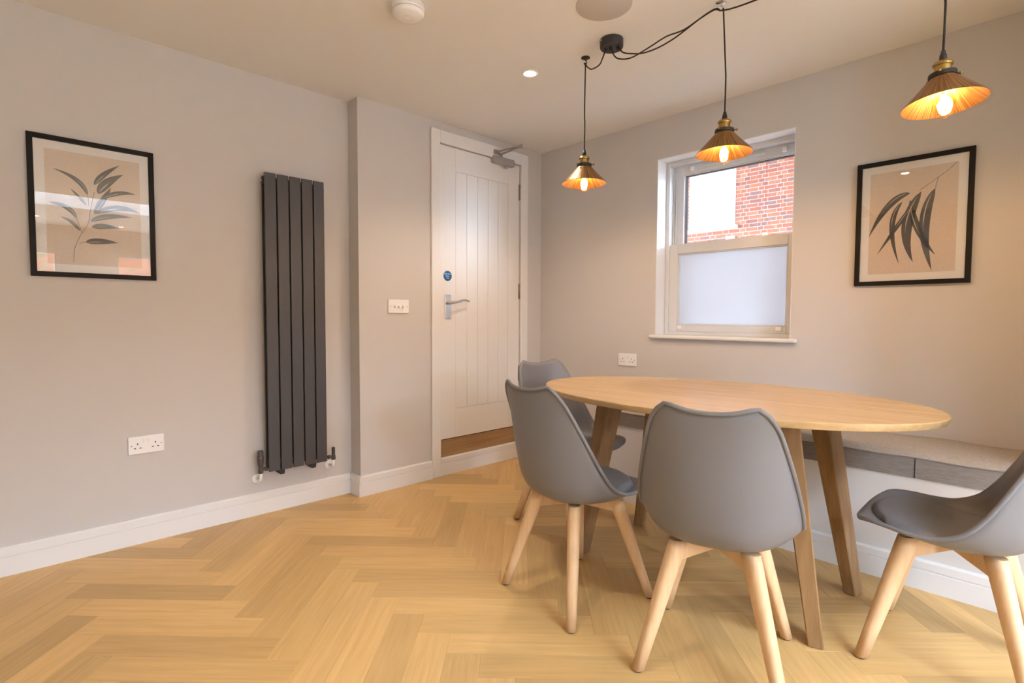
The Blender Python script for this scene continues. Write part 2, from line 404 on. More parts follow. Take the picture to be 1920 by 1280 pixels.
wall('wall_right', [((XR, YF, -.012), (XR + .2, PO[0][0], H)), ((XR, PO[0][1], -.012), (XR + .2, PO[1][0], H)), ((XR, PO[1][1], -.012), (XR + .2, YW, H)), ((XR, PO[0][0], PZT), (XR + .2, PO[0][1], H)), ((XR, PO[1][0], PZT), (XR + .2, PO[1][1], H))],
     'greige painted wall around the patio doors')
cb = bmesh.new()
for lo, hi in [((XL - WT, YF - .2, H), (RLX[0], YW + WT, H + .3)), ((RLX[1], YF - .2, H), (XR + .2, YW + WT, H + .3)),
               ((RLX[0], YF - .2, H), (RLX[1], RLY[0], H + .3)), ((RLX[0], RLY[1], H), (RLX[1], YW + WT, H + .3))]: bx(cb, lo, hi)
struct(obj('ceiling', cb, 'ceil'), 'white painted ceiling with a rooflight opening', 'ceiling')
# window reveal lining (painted white plaster)
rb = bmesh.new(); t_ = .004
bx(rb, (WX0, YW + .0005, WZ0), (WX0 + t_, YW + .115, WZ1)); bx(rb, (WX1 - t_, YW + .0005, WZ0), (WX1, YW + .115, WZ1))
bx(rb, (WX0, YW + .0005, WZ1 - t_), (WX1, YW + .115, WZ1))
struct(obj('trim_1', rb, 'white'), 'white painted window reveal', 'trim')

# --- skirting boards (two-step profile)
def skirting(name, p0, p1, nrm, label, h=SK):
    """board running p0->p1 on the floor, nrm points into the room"""
    p0, p1, nrm = Vector(p0), Vector(p1), Vector(nrm)
    prof = [(0, 0), (.017, 0), (.017, h * .645), (.0125, h * .660), (.0125, h * .685), (.0160, h * .70), (.0160, h * .94), (.0105, h), (0, h)]
    bm = bmesh.new()
    A = [bm.verts.new(p0 + nrm * a + Vector((0, 0, b))) for a, b in prof]; B = [bm.verts.new(p1 + nrm * a + Vector((0, 0, b))) for a, b in prof]
    for i in range(len(prof)): bm.faces.new((A[i], A[(i + 1) % len(prof)], B[(i + 1) % len(prof)], B[i]))
    bm.faces.new(A); bm.faces.new(B)
    return struct(obj(name, bm, 'white'), label, 'baseboard')
skirting('baseboard_left', (XL, YF, 0), (XL, YB - .0165, 0), (1, 0, 0), 'white skirting board below the tall radiator')
skirting('baseboard_step', (XL + .017, YB, 0), (XD + .0165, YB, 0), (0, -1, 0), 'short white skirting board on the wall step')
skirting('baseboard_door', (XD, YB, 0), (XD, DY0 - .072, 0), (1, 0, 0), 'white skirting board below the light switch')
skirting('baseboard_threshold', (XD - .012, DY0 - .003, 0), (XD - .012, DY1 + .003, 0), (1, 0, 0), 'white skirting board under the raised door')
skirting('baseboard_nib', (.15, 2.60, 0), (.42, 2.60, 0), (0, -1, 0), 'short white skirting board on the narrow return wall')
skirting('baseboard_back', (XD, YW, 0), (-1.955, YW, 0), (0, -1, 0), 'white skirting board beside the bench')

# ================================================================== door with its casing
ab = bmesh.new()
AW = .072
for lo, hi in [((XD, DY0 - AW, 0), (XD + .017, DY0, DZ1 + .085)), ((XD, DY1, 0), (XD + .017, DY1 + AW, DZ1 + .085)), ((XD, DY0, DZ1), (XD + .017, DY1, DZ1 + .085))]:
    bx(ab, lo, hi, .003)
bx(ab, (XD - .09, DY0 - .028, DZ0 - .015), (XD - .0005, DY0 - .003, DZ1)); bx(ab, (XD - .09, DY1 + .003, DZ0 - .015), (XD - .0005, DY1 + .028, DZ1))
bx(ab, (XD - .09, DY0 - .003, DZ1 + .003), (XD - .0005, DY1 + .003, DZ1 + .028))
struct(obj('trim_2', ab, 'white'), 'white architrave around the door', 'trim')
door = struct(empty('door_1', (XD, DY0, 0)), 'white boarded fire door with lever handle and closer', 'door')
def D(name, lo, hi, mat, bev=0, par=None):
    """door part in door-local coordinates (x out of the wall, y along, z up)"""
    return box(name, lo, hi, mat, par or door, bev)
DW = DY1 - DY0; F0, F1 = -.045, -.004
D('core_panel', (F0, .003, DZ0), (F1 - .006, DW - .003, DZ1 - .003), 'white')
SL, SR, RB, RTp = .142, DW - .122, .452, 2.10
D('stile', (F1 - .012, .003, DZ0), (F1, SL, DZ1 - .003), 'white', .002)
D('stile', (F1 - .012, SR, DZ0), (F1, DW - .003, DZ1 - .003), 'white', .002)
D('bottom_rail', (F1 - .012, SL, DZ0), (F1, SR, RB), 'white', .002)
D('top_rail', (F1 - .012, SL, RTp), (F1, SR, DZ1 - .003), 'white', .002)
nb = 5; bw = (SR - SL) / nb
for i in range(nb):
    D('board', (F1 - .011, SL + i * bw + .0018, RB + .004), (F1 - .0015, SL + (i + 1) * bw - .0018, RTp - .002), 'white', .0025)
# lever handle on a long plate
hp = D('handle_plate', (F1, .046, 1.082), (F1 + .008, .098, 1.251), 'chrome', .0035)
bm = bmesh.new()
lathe(bm, [(0, 0), (.012, 0), (.011, .03), (.010, .045), (0, .047)], 16, Matrix.Translation((F1 + .006, .072, 1.196)) @ Matrix.Rotation(R(90), 4, 'Y'))
tube(bm, spline([(F1 + .045, .066, 1.196), (F1 + .05, .09, 1.196), (F1 + .05, .13, 1.203), (F1 + .048, .17, 1.213), (F1 + .046, .20, 1.213), (F1 + .044, .226, 1.207)], 5),
     [.0095] * 6 + [.009] * 8 + [.0075] * 12, 12)
obj('lever', bm, 'chrome', hp, smooth=50)
for zz in (1.095, 1.238):
    bm = bmesh.new(); lathe(bm, [(0, 0), (.004, 0), (.0035, .0015), (0, .0016)], 10, Matrix.Translation((F1 + .008, .072, zz)) @ Matrix.Rotation(R(90), 4, 'Y'))
    obj('screw', bm, 'steel', hp)
for z0, z1 in ((1.998, 2.116), (1.24, 1.356), (.60, .718)):
    bm = bmesh.new(); bx(bm, (F1 - .004, DW - .014, z0), (F1 + .0015, DW + .004, z1)); tube(bm, [(F1 + .004, DW + .001, z0), (F1 + .004, DW + .001, z1)], .0055, 10)
    obj('hinge', bm, 'steel', door)
# round blue fire-door sign
bm = bmesh.new(); lathe(bm, [(0, 0), (.035, 0), (.035, .0015), (0, .0015)], 40, Matrix.Translation((F1, .072, 1.379)) @ Matrix.Rotation(R(90), 4, 'Y'))
sg = obj('fire_door_sign', bm, 'blue', door); sg['label'] = 'round blue sign reading Fire door keep shut'
for txt, zz, sz in (('Fire door', 1.388, .0145), ('keep', 1.373, .0145), ('shut', 1.358, .0145)):
    cu = bpy.data.curves.new('lettering', 'FONT'); cu.body = txt; cu.size = sz; cu.align_x = 'CENTER'; cu.extrude = .0002
    to = bpy.data.objects.new('lettering', cu); COL.objects.link(to)
    to.data.materials.append(MT['sign']); to.parent = sg
    to.location = (F1 + .0018, .072, zz); to.rotation_euler = (R(90), 0, R(90))
# overhead closer
cl = D('door_closer', (F1, .465, 2.222), (F1 + .042, .675, 2.276), 'silver', .008)
bm = bmesh.new(); lathe(bm, [(0, 0), (.013, 0), (.013, .022), (0, .024)], 16, Matrix.Translation((F1 + .022, .60, 2.205))); lathe(bm, [(0, 0), (.012, 0), (.012, .022), (0, .022)], 16, Matrix.Translation((F1 + .022, .55, 2.275)))
obj('spindle', bm, 'silver', cl)
bm = bmesh.new()
def bar(bm, a, b, w, h):
    a, b = Vector(a), Vector(b); d = (b - a).normalized(); s = d.cross(Vector((0, 0, 1))).normalized() * w / 2; u = Vector((0, 0, h / 2))
    A = [bm.verts.new(a + x) for x in (s + u, s - u, -s - u, -s + u)]; B = [bm.verts.new(b + x) for x in (s + u, s - u, -s - u, -s + u)]
    for i in range(4): bm.faces.new((A[i], A[(i + 1) % 4], B[(i + 1) % 4], B[i]))
    bm.faces.new(A); bm.faces.new(B)
bar(bm, (F1 + .02, .55, 2.298), (.245, .53, 2.298), .018, .007)
bar(bm, (.245, .535, 2.306), (.02, .505, 2.306), .016, .007)
lathe(bm, [(0, 0), (.011, 0), (.011, .022), (0, .022)], 14, Matrix.Translation((.243, .532, 2.29)))
obj('closer_arm', bm, 'silver', cl)
D('arm_bracket', (.017, .475, 2.288), (.03, .53, 2.318), 'steel', .002, cl)
# raised threshold: oak-clad riser under the door
rz = struct(box('trim_3', (XD - .03, DY0 - .003, 0), (XD - .012, DY1 + .003, DZ0 - .016), 'riser'), 'oak clad step riser under the white door', 'riser')
box('nosing', (XD - .03, DY0 - .003, DZ0 - .016), (XD - .006, DY1 + .003, DZ0 - .006), 'riser', rz, .002)

# ================================================================== sash window
win = struct(empty('window_1', (WX0, YW, WZ0)), 'white sash window with frosted lower pane', 'window')
def Wn(name, x0, x1, y0, y1, z0, z1, mat='upvc', bev=.003, par=None):
    return box(name, (x0 - WX0, y0, z0 - WZ0), (x1 - WX0, y1, z1 - WZ0), mat, par or win, bev)
d0 = .108; fw = .032
Wn('frame_jamb', WX0 + .004, WX0 + fw, d0, .215, WZ0, WZ1 - .004); Wn('frame_jamb', WX1 - fw, WX1 - .004, d0, .215, WZ0, WZ1 - .004)
Wn('frame_head', WX0 + fw, WX1 - fw, d0, .215, WZ1 - .032, WZ1 - .004); Wn('frame_sill', WX0 + fw, WX1 - fw, d0, .215, WZ0, WZ0 + .022)
# lower sash (front track)
GL, GR = -1.812, -1.122
l0, l1 = .118, .150
ls = Wn('lower_sash', WX0 + fw, GL, l0, l1, WZ0 + .022, 1.585)
for nm, a in (('sash_stile', (GR, WX1 - fw + .02, l0, l1, WZ0 + .022, 1.585)), ('meeting_rail', (GL, GR, l0 - .004, l1, 1.522, 1.587)), ('bottom_rail', (GL, GR, l0, l1, WZ0 + .022, 1.047))):
    o = Wn(nm, *a); o.parent = ls
for nm, a in (('glazing_bead', (GL, GL + .008, l0 + .006, l1, 1.047, 1.522)), ('glazing_bead', (GR - .008, GR, l0 + .006, l1, 1.047, 1.522)), ('glazing_bead', (GL, GR, l0 + .006, l1, 1.514, 1.522)), ('glazing_bead', (GL, GR, l0 + .006, l1, 1.047, 1.055))):
    o = Wn(nm, *a, bev=.002); o.parent = ls
o = Wn('frosted_pane', GL + .002, GR - .002, l0 + .016, l0 + .020, 1.05, 1.52, 'frost', 0); o.parent = ls; o['label'] = 'frosted glass lower pane'
# upper sash (rear track)
u0, u1 = .158, .195
us = Wn('upper_sash', WX0 + fw, -1.797, u0, u1, 1.54, WZ1 - .03)
UG = (-1.797, -1.115, 1.588, 2.045)
for nm, a in (('sash_stile', (UG[1], WX1 - fw + .02, u0, u1, 1.54, WZ1 - .03)), ('top_rail', (UG[0], UG[1], u0, u1, UG[3], WZ1 - .03)), ('meeting_rail', (UG[0], UG[1], u0, u1, 1.53, UG[2]))):
    o = Wn(nm, *a); o.parent = us
for a in ((UG[0], UG[0] + .007, u0 + .006, u1, UG[2], UG[3]), (UG[0], UG[1], u0 + .006, u1, UG[3] - .007, UG[3])):
    o = Wn('glazing_bead', *a, bev=.002); o.parent = us
for a in ((UG[0] + .007, UG[0] + .010, u0 + .008, u1, UG[2], UG[3] - .007), (UG[0] + .007, UG[1], u0 + .008, u1, UG[3] - .0105, UG[3] - .007)):
    o = Wn('gasket', *a, mat='black', bev=0); o.parent = us
o = Wn('clear_pane', UG[0] + .002, UG[1] - .002, u0 + .016, u0 + .019, UG[2], UG[3], 'glass', 0); o.parent = us
Wn('jamb_track', WX0 + fw, WX0 + fw + .012, .150, .158, 1.585, 2.02); Wn('jamb_track', WX0 + fw + .018, WX0 + fw + .026, .150, .158, 1.585, 2.02)
# trickle vent and travel stops
Wn('trickle_vent', -1.66, -1.27, u0 - .012, u0, 2.068, 2.086, 'upvc', .004)
for x in (-1.735, -1.165):
    Wn('sash_stop', x - .012, x + .012, u0 - .018, u0, 2.060, 2.090, 'plastic', .004)
for x in (-1.79, -1.16):
    Wn('tilt_latch', x - .018, x + .018, l0 - .008, l0, 1.022, 1.047, 'plastic', .003)
sill = struct(box('trim_4', (-1.938, YW - .034, WZ0 - .022), (-1.024, YW + .115, WZ0 + .0005), 'white', None, .009, 4), 'white bullnose window board', 'sill')

# ================================================================== outside the window
BY = 10.5
nb_ = tag(box('neighbour_wall', (-11, BY + .004, -.5), (9, BY + .4, 11.0), 'mortar'), 'red brick house wall seen through the sash window', 'building')
nb_['kind'] = 'structure'
Fk = BY / 9.5
def nbx(x): return x * Fk
def nbz(z): return CH + (z - CH) * Fk
PX0, PX1, PZ0, PZ1 = nbx(-5.03), nbx(-4.152), nbz(2.75), nbz(2.75) + 1.45
bV, bF = [], []
def brick(x0, x1, z0, z1):
    n = len(bV)
    for y in (BY, BY + .06): bV.extend([(x0, y, z0), (x1, y, z0), (x1, y, z1), (x0, y, z1)])
    bF.extend([tuple(n + k for k in f) for f in ((0, 1, 2, 3), (0, 4, 5, 1), (1, 5, 6, 2), (2, 6, 7, 3), (3, 7, 4, 0))])
cnt = 0; shared = {}
row = 0; z = -.45
while z < 10.9:
    x = -10.9 - (.0 if row % 2 else .16); i = 0
    while x < 3.9:
        w = .215 if (i + row) % 2 == 0 else .1025
        x1 = x + w
        inp = z + .065 > PZ0 - .07 and z < PZ1
        if inp and x < PX0 < x1: brick(x, PX0, z, z + .065)
        if inp and x < PX1 < x1: brick(PX1, x1, z, z + .065)
        if not (x1 > PX0 and x < PX1 and inp):
            if nbx(-5.22) < x and x1 < nbx(-3.22) and nbz(2.42) < z < nbz(3.92) and cnt < 298:
                if w not in shared:
                    b_ = bmesh.new(); bx(b_, (0, 0, 0), (w, .06, .065), .003); me = bpy.data.meshes.new('brick'); b_.to_mesh(me); b_.free(); me.materials.append(MT['brick']); shared[w] = me
                o = bpy.data.objects.new('brick', shared[w]); COL.objects.link(o); o.parent = nb_
                o.location = (x, BY - random.random() * .003, z); cnt += 1
            else: brick(x, x1, z, z + .065)
        x = x1 + .010; i += 1
    z += .075; row += 1
print('bricks', cnt)
me = bpy.data.meshes.new('bricks'); me.from_pydata(bV, [], bF); me.materials.append(MT['brick'])
ro = bpy.data.objects.new('bricks', me); COL.objects.link(ro); ro.parent = nb_; ro['kind'] = 'stuff'
box('blocked_window', (PX0, BY - .01, PZ0), (PX1, BY + .05, PZ1), 'panel', nb_, .004)
box('stone_sill', (PX0 - .06, BY - .07, PZ0 - .075), (PX1 + .055, BY + .05, PZ0), 'panel', nb_, .006)
box('vent_cover', (nbx(-4.30), BY - .05, nbz(2.49)), (nbx(-4.14), BY, nbz(2.56)), 'speaker', nb_, .01)
struct(box('ground', (-14, -14, -.6), (22, 16, -.5), 'ground'), 'grey paving outside', 'ground')
# unseen block added above the dining end to cut sky light on the bricks
struct(box('sky_block_upper', (-13, YF - .2, H + .3), (.9, YW + WT, 14.0), 'mortar'), 'added unseen block above the dining room, shading the alley outside', 'wall')

struct(box('sky_block_roof', (-13, YW + WT, 4.9), (8.2, BY + .4, 5.1), 'mortar'), 'added unseen slab over the alley, blocking sky light', 'roof')  # slab added out of view to hold down the daylight in the alley

# ================================================================== the far end of the room (seen in the picture glass)
rl = struct(empty('window_2', (RLX[0], RLY[0], H)), 'long rooflight in the ceiling', 'window')
bm = bmesh.new(); a, b = .03, .32
bx(bm, (0, 0, 0), (.012, RLY[1] - RLY[0], b)); bx(bm, (RLX[1] - RLX[0] - .012, 0, 0), (RLX[1] - RLX[0], RLY[1] - RLY[0], b))
bx(bm, (.012, 0, 0), (RLX[1] - RLX[0] - .012, .012, b)); bx(bm, (.012, RLY[1] - RLY[0] - .012, 0), (RLX[1] - RLX[0] - .012, RLY[1] - RLY[0], b))
obj('upstand', bm, 'ceil', rl)
box('roof_pane', (.0, .0, b), (RLX[1] - RLX[0], RLY[1] - RLY[0], b + .008), 'glass', rl)
for nm, (q0_, q1_), nl, lb in (('door_2', PO[1], 2, 'white framed pair of glazed patio doors'), ('door_3', PO[0], 1, 'single white framed glazed garden door')):
    pd = struct(empty(nm, (XR, q0_, 0)), lb, 'door'); lw = (q1_ - q0_) / nl
    for i in range(nl):
        y0 = i * lw; fr_ = bmesh.new()
        for lo, hi in [((.03, y0, 0), (.10, y0 + .07, PZT)), ((.03, y0 + lw - .07, 0), (.10, y0 + lw, PZT)), ((.03, y0 + .07, 0), (.10, y0 + lw - .07, .09)), ((.03, y0 + .07, PZT - .07), (.10, y0 + lw - .07, PZT))]: bx(fr_, lo, hi)
        lf = obj('door_leaf', fr_, 'upvc', pd)
        box('door_pane', (.06, y0 + .07, .09), (.066, y0 + lw - .07, PZT - .07), 'glass', lf)
fb = tag(empty('street_house', (13.5, 0, -.5)), 'red brick house across the street with white windows', 'building')
box('house_wall', (0, -4, 0), (4, 9, 3.5), 'brick', fb); box('parapet', (-.05, -4, 3.5), (4, 9, 3.62), 'panel', fb)
for k in range(6):
    wn = box('house_window', (-.03, 1.0 + k * 1.25, 1.3), (.05, 1.65 + k * 1.25, 2.7), 'panel', fb)
    box('window_pane', (-.036, 1.06 + k * 1.25, 1.36), (-.03, 1.59 + k * 1.25, 2.64), 'anthdk', wn)
tr_ = tag(empty('street_tree', (9.0, .75, -.5)), 'leafy green tree outside the patio doors', 'tree')
bm = bmesh.new(); tube(bm, [(0, 0, 0), (.03, .02, 1.0), (0, 0, 2.2)], [.12, .09, .05], 10); obj('trunk', bm, 'bark', tr_)
bm = bmesh.new(); rr = random.Random(3)
for k in range(260):
    c = Vector((rr.gauss(0, .55), rr.gauss(0, .6), 2.0 + rr.gauss(0, .5))); n = Vector((rr.gauss(0, 1), rr.gauss(0, 1), rr.gauss(0, 1))).normalized(); x, y = frame_at(n); s = .11
    bm.faces.new([bm.verts.new(c + x * s * p_ + y * s * q) for p_, q in ((-1, 0), (0, -.5), (1, 0), (0, .5))])
obj('foliage', bm, 'leaf', tr_)

# ================================================================== downlights
def downlight(x, y, label, power=27):
    t = empty('downlight', (x, y, H), 0, label, 'downlight', None)
    bm = bmesh.new(); lathe(bm, [(.030, -.0005), (.043, -.0005), (.043, -.004), (.040, -.006), (.031, -.004), (.030, -.0005)], 36); obj('bezel', bm, 'plastic', t, recalc=True)
    bm = bmesh.new(); lathe(bm, [(0, -.002), (.030, -.002), (.030, -.0008), (0, -.0008)], 28); obj('lens', bm, 'lamp', t)
    l = bpy.data.lights.new('downlight_lamp', 'SPOT'); l.energy = power; l.color = (1.0, .91, .78); l.spot_size = R(125); l.spot_blend = .7; l.shadow_soft_size = .03
    lo = bpy.data.objects.new('downlight_lamp', l); COL.objects.link(lo); lo.parent = t; lo.location = (0, 0, -.012)
    return t
DL = [(-2.032, 2.081, 'white recessed downlight in the ceiling near the door'),
      (-1.047, .403, 'white recessed downlight reflected in the drooping leaf print'),
      (3.27, .38, 'white recessed downlight beyond the rooflight'),
      (3.55, 1.32, 'white recessed downlight near the patio doors')]
for x, y, lb in DL: downlight(x, y, lb, 18 if y < .41 and x < 0 else 20)

# ================================================================== smoke alarm and ceiling speaker
sa = empty('smoke_alarm', (*onz(765, 10, H).xy, H), 0, 'round white smoke alarm on the ceiling', 'smoke alarm')
bm = bmesh.new(); lathe(bm, [(0, 0), (.066, 0), (.068, -.004), (.068, -.022), (.064, -.026), (.0, -.026)], 48); obj('base', bm, 'plastic', sa, smooth=40)
bm = bmesh.new(); lathe(bm, [(0, -.026), (.060, -.026), (.060, -.030), (.0, -.030)], 48); obj('shadow_gap', bm, 'speaker', sa, smooth=40)
bm = bmesh.new(); lathe(bm, [(0, -.030), (.066, -.030), (.066, -.038), (.060, -.046), (.045, -.051), (.0, -.052)], 48); cv = obj('cover', bm, 'plastic', sa, smooth=40)
bm = bmesh.new(); lathe(bm, [(.018, -.0515), (.020, -.0545), (.022, -.0515)], 32); obj('test_button', bm, 'plastic', cv)
for k, (dx, dy) in enumerate(((-.032, .0), (-.029, .005), (.02, -.028))):
    bm = bmesh.new(); bx(bm, (dx - .005, dy - .0012, -.0508), (dx + .005, dy + .0012, -.0495)); obj('vent_slot', bm, 'hole', cv)
sp = onz(1131, 4, H)
bm = bmesh.new(); lathe(bm, [(0, -.0045), (.112, -.0045), (.116, -.003), (.117, 0), (0, 0)], 56); spk = tag(obj('ceiling_speaker', bm, 'speaker', None, smooth=40, loc=(-1.383, 1.855, H)), 'flat round grey speaker grille in the ceiling', 'speaker')

# ================================================================== pendant lamps
PY = 2.172
def pendant(x, y, ztop, label, tilt=(0, 0), top=None):
    t = empty('pendant_lamp', (x, y, 1.776), 0, label, 'pendant lamp', 'copper cone pendant lamps over the table')
    Rt = Matrix.Rotation(tilt[0], 4, 'X') @ Matrix.Rotation(tilt[1], 4, 'Y')
    T = Matrix.Translation((0, 0, .10)) @ Rt @ Matrix.Translation((0, 0, -.10))
    bm = bmesh.new(); prof = [(.111, 0), (.1115, .0015), (.110, .0035), (.034, .085), (.033, .088), (.0315, .087), (.0325, .084), (.1085, .002), (.111, 0)]
    lathe(bm, prof, 64, T, uvs=True); sh = obj('shade', bm, 'copper', t, recalc=True)
    bm = bmesh.new(); lathe(bm, [(0, .086), (.037, .086), (.038, .090), (.037, .099), (.030, .101), (0, .101)], 32, T); co = obj('collar', bm, 'black', t, smooth=40)
    for k in range(3):
        an = 2 * math.pi * k / 3 + .5
        bm = bmesh.new(); lathe(bm, [(0, .036), (.0025, .036), (.0025, .045), (.0045, .045), (.0045, .051), (0, .052)], 10, T @ Matrix.Translation((0, 0, .094)) @ Matrix.Rotation(an, 4, 'Z') @ Matrix.Rotation(R(90), 4, 'Y'))
        obj('thumb_screw', bm, 'brass', co)
    bm = bmesh.new(); lathe(bm, [(0, .099), (.022, .099), (.0225, .122), (.026, .123), (.027, .128), (.024, .134), (.016, .138), (.010, .141), (0, .141)], 28); obj('lamp_holder', bm, 'brass', t, smooth=35)
    bm = bmesh.new(); lathe(bm, [(0, .140), (.009, .140), (.0105, .146), (.009, .158), (.0075, .160), (.006, .170), (0, .171)], 16); obj('cord_grip', bm, 'black', t, smooth=40)
    zc = ztop - 1.776; tp = top or (0, 0)
    bm = bmesh.new(); tube(bm, spline([(0, 0, .168), (.001, 0, .3), (-.002, .001, zc * .6), (tp[0], tp[1], zc)], 6), .0033, 8); obj('drop_cable', bm, 'cable', t)
    # globe bulb
    bm = bmesh.new(); prof = [(0, -.043), (.006, -.0435), (.009, -.040), (.020, -.034), (.028, -.020), (.031, -.004), (.029, .012), (.022, .034), (.015, .052), (.0135, .080), (0, .082)]
    lathe(bm, prof, 32, T); bu = obj('bulb', bm, 'bulbglass', t)
    bm = bmesh.new()
    for k in range(6):
        an = math.pi * 2 * k / 6; r0, r1 = .0045, .0085
        tube(bm, [T @ Vector((r0 * math.cos(an), r0 * math.sin(an), .030)), T @ Vector((r1 * math.cos(an), r1 * math.sin(an), -.012))], .0012, 6)
    obj('filament', bm, 'filament', bu)
    bm = bmesh.new(); lathe(bm, [(0, -.030), (.008, -.030), (.010, -.026), (.004, -.016), (.003, .06), (0, .06)], 12, T); obj('stem', bm, 'bulbglass', bu)
    l = bpy.data.lights.new('bulb_light', 'POINT'); l.energy = 5.5; l.color = (1.0, .66, .34); l.shadow_soft_size = .02
    lo = bpy.data.objects.new('bulb_light', l); COL.objects.link(lo); lo.parent = t; lo.location = (0, 0, .008)
    return t
P1, P2, P3 = (-1.724, 2.162), (-1.006, 2.18), (-.300, 2.18)
HK = [(-1.719, 2.158), (-1.036, 2.189), (-.33, 2.19)]
pendant(*P1, 2.375, 'copper cone pendant lamp hanging nearest the door', top=(.004, -.003))
pendant(*P2, 2.372, 'copper cone pendant lamp hanging in front of the sash window', top=(-.018, .006))
pendant(*P3, 2.372, 'copper cone pendant lamp hanging before the drooping leaf print', (R(-2), R(-4)), top=(-.02, .008))
# hooks, rose and the swagged cables
for (x, y), lb in zip(HK, ('small black ceiling hook above the pendant nearest the door', 'small chrome ceiling hook in front of the window', 'small chrome ceiling hook above the pendant before the leaf print')):
    hk = empty('cable_hook', (x, y, H), 0, lb, 'hook', 'ceiling hooks holding pendant cables')
    bm = bmesh.new(); lathe(bm, [(0, 0), (.022, 0), (.022, -.003), (.012, -.007), (0, -.008)], 24); obj('hook_plate', bm, 'chrome' if 'chrome' in lb else 'black', hk, smooth=40)
    bm = bmesh.new(); tube(bm, spline([(0, 0, -.006), (0, 0, -.014), (.007, 0, -.020), (.007, 0, -.029), (0, 0, -.034), (-.007, 0, -.029), (-.008, 0, -.022)], 5), .0022, 8); obj('hook', bm, 'chrome' if 'chrome' in lb else 'black', hk)
RS = (-1.525, 2.108)
rose = empty('ceiling_rose', (*RS, H), 0, 'round black three-outlet ceiling rose with swagged cables', 'ceiling rose')
bm = bmesh.new(); lathe(bm, [(0, 0), (.052, 0), (.054, -.003), (.054, -.036), (.051, -.040), (0, -.040)], 48); obj('rose_body', bm, 'black', rose, smooth=40)
bm = bmesh.new(); lathe(bm, [(0, .050), (.004, .050), (.004, .057), (0, .058)], 10, Matrix.Translation((0, 0, -.012)) @ Matrix.Rotation(R(-115), 4, 'Z') @ Matrix.Rotation(R(90), 4, 'Y')); obj('grub_screw', bm, 'chrome', rose)
def onv(u, v, A, B):
    """pixel to the upright plane through plan points A and B (the cable hangs in it)"""
    d = ray(u, v); n = Vector((B[1] - A[1], A[0] - B[0], 0)); t = (Vector((A[0], A[1], 0)) - CAMP).dot(n) / d.dot(n); return CAMP + d * t
def crop5(q): return (1000 + q[0] / 3.2, q[1] / 3.2)
r3 = Vector((*RS, H))
def swag(px, A, B, pre=(), post=()):
    pts = [Vector(p_) for p_ in pre] + [onv(*crop5(q), A, B) for q in px] + [Vector(p_) for p_ in post]
    pts = [Vector((p_.x, p_.y, min(p_.z, H - .006))) - r3 for p_ in pts]
    bm = bmesh.new(); tube(bm, spline(pts, 6), .0033, 8); return obj('swag_cable', bm, 'cable', rose)
o1 = Vector((RS[0] - .025, RS[1] - .01)); o2 = Vector((RS[0] + .002, RS[1] - .012)); o3 = Vector((RS[0] + .027, RS[1] + .012))
swag([(415, 350), (395, 390), (350, 415), (325, 402)], o1, HK[0], pre=[(o1.x, o1.y, H - .038)], post=[(HK[0][0], HK[0][1], H - .032)])
swag([(490, 340), (535, 355), (590, 345), (650, 312), (720, 268), (800, 218), (900, 180), (1000, 112), (1085, 60)], o2, HK[1], pre=[(o2.x, o2.y, H - .038)], post=[(HK[1][0], HK[1][1], H - .032)])
swag([(540, 315), (600, 322), (660, 318), (740, 290), (830, 240), (910, 182), (1010, 104), (1095, 52)], o3, HK[1], pre=[(o3.x, o3.y, H - .038)],
     post=[(HK[1][0] + .004, HK[1][1], H - .033), (-.95, 2.19, H - .045), (-.75, 2.19, H - .05), (-.5, 2.19, H - .042), (HK[2][0], HK[2][1], H - .03)])
for q in (o1, o2, o3):
    bm = bmesh.new(); lathe(bm, [(0, -.040), (.006, -.040), (.006, -.050), (.0045, -.054), (0, -.054)], 12, Matrix.Translation((q.x - RS[0], q.y - RS[1], 0))); obj('cord_outlet', bm, 'black', rose)

# ================================================================== radiator
RX = XL + .09; RZ0, RZ1 = .248, 1.866
rad = empty('radiator', (XL, 1.20, RZ0), 0, 'tall anthracite radiator of five flat vertical panels', 'radiator')
def rb_(name, lo, hi, mat='anth', bev=.003, par=None):
    return box(name, (lo[0] - XL, lo[1] - 1.20, lo[2] - RZ0), (hi[0] - XL, hi[1] - 1.20, hi[2] - RZ0), mat, par or rad, bev)
ry0, pw, pg = 1.035, .0605, .0066
for i in range(5):
    y = ry0 + i * (pw + pg)
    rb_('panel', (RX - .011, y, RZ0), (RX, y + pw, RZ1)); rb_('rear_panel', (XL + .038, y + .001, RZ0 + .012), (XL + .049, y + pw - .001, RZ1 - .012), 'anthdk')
yE = ry0 + 5 * pw + 4 * pg
for zz in (RZ0 + .035, RZ1 - .055):
    bm = bmesh.new(); tube(bm, [(XL + .064 - XL, ry0 - .004 - 1.2, zz + .012 - RZ0), (XL + .064 - XL, yE + .004 - 1.2, zz + .012 - RZ0)], .0165, 14); obj('header_tube', bm, 'anthdk', rad)
for y in (ry0 + .075, yE - .075):
    bm = bmesh.new()
    vs = prism(bm, [(-.01, 0), (.012, 0), (.016, .03), (-.014, .03)], 0, .075)
    bmesh.ops.transform(bm, matrix=Matrix.Translation((.0, y - 1.2, -.028)) @ Matrix(((0, 0, 1, 0), (1, 0, 0, 0), (0, 1, 0, 0), (0, 0, 0, 1))), verts=vs); obj('bracket', bm, 'anthdk', rad)
rb_('air_vent', (XL + .058, ry0 - .012, RZ1 - .05), (XL + .07, ry0 - .002, RZ1 - .038), 'chrome', .002)
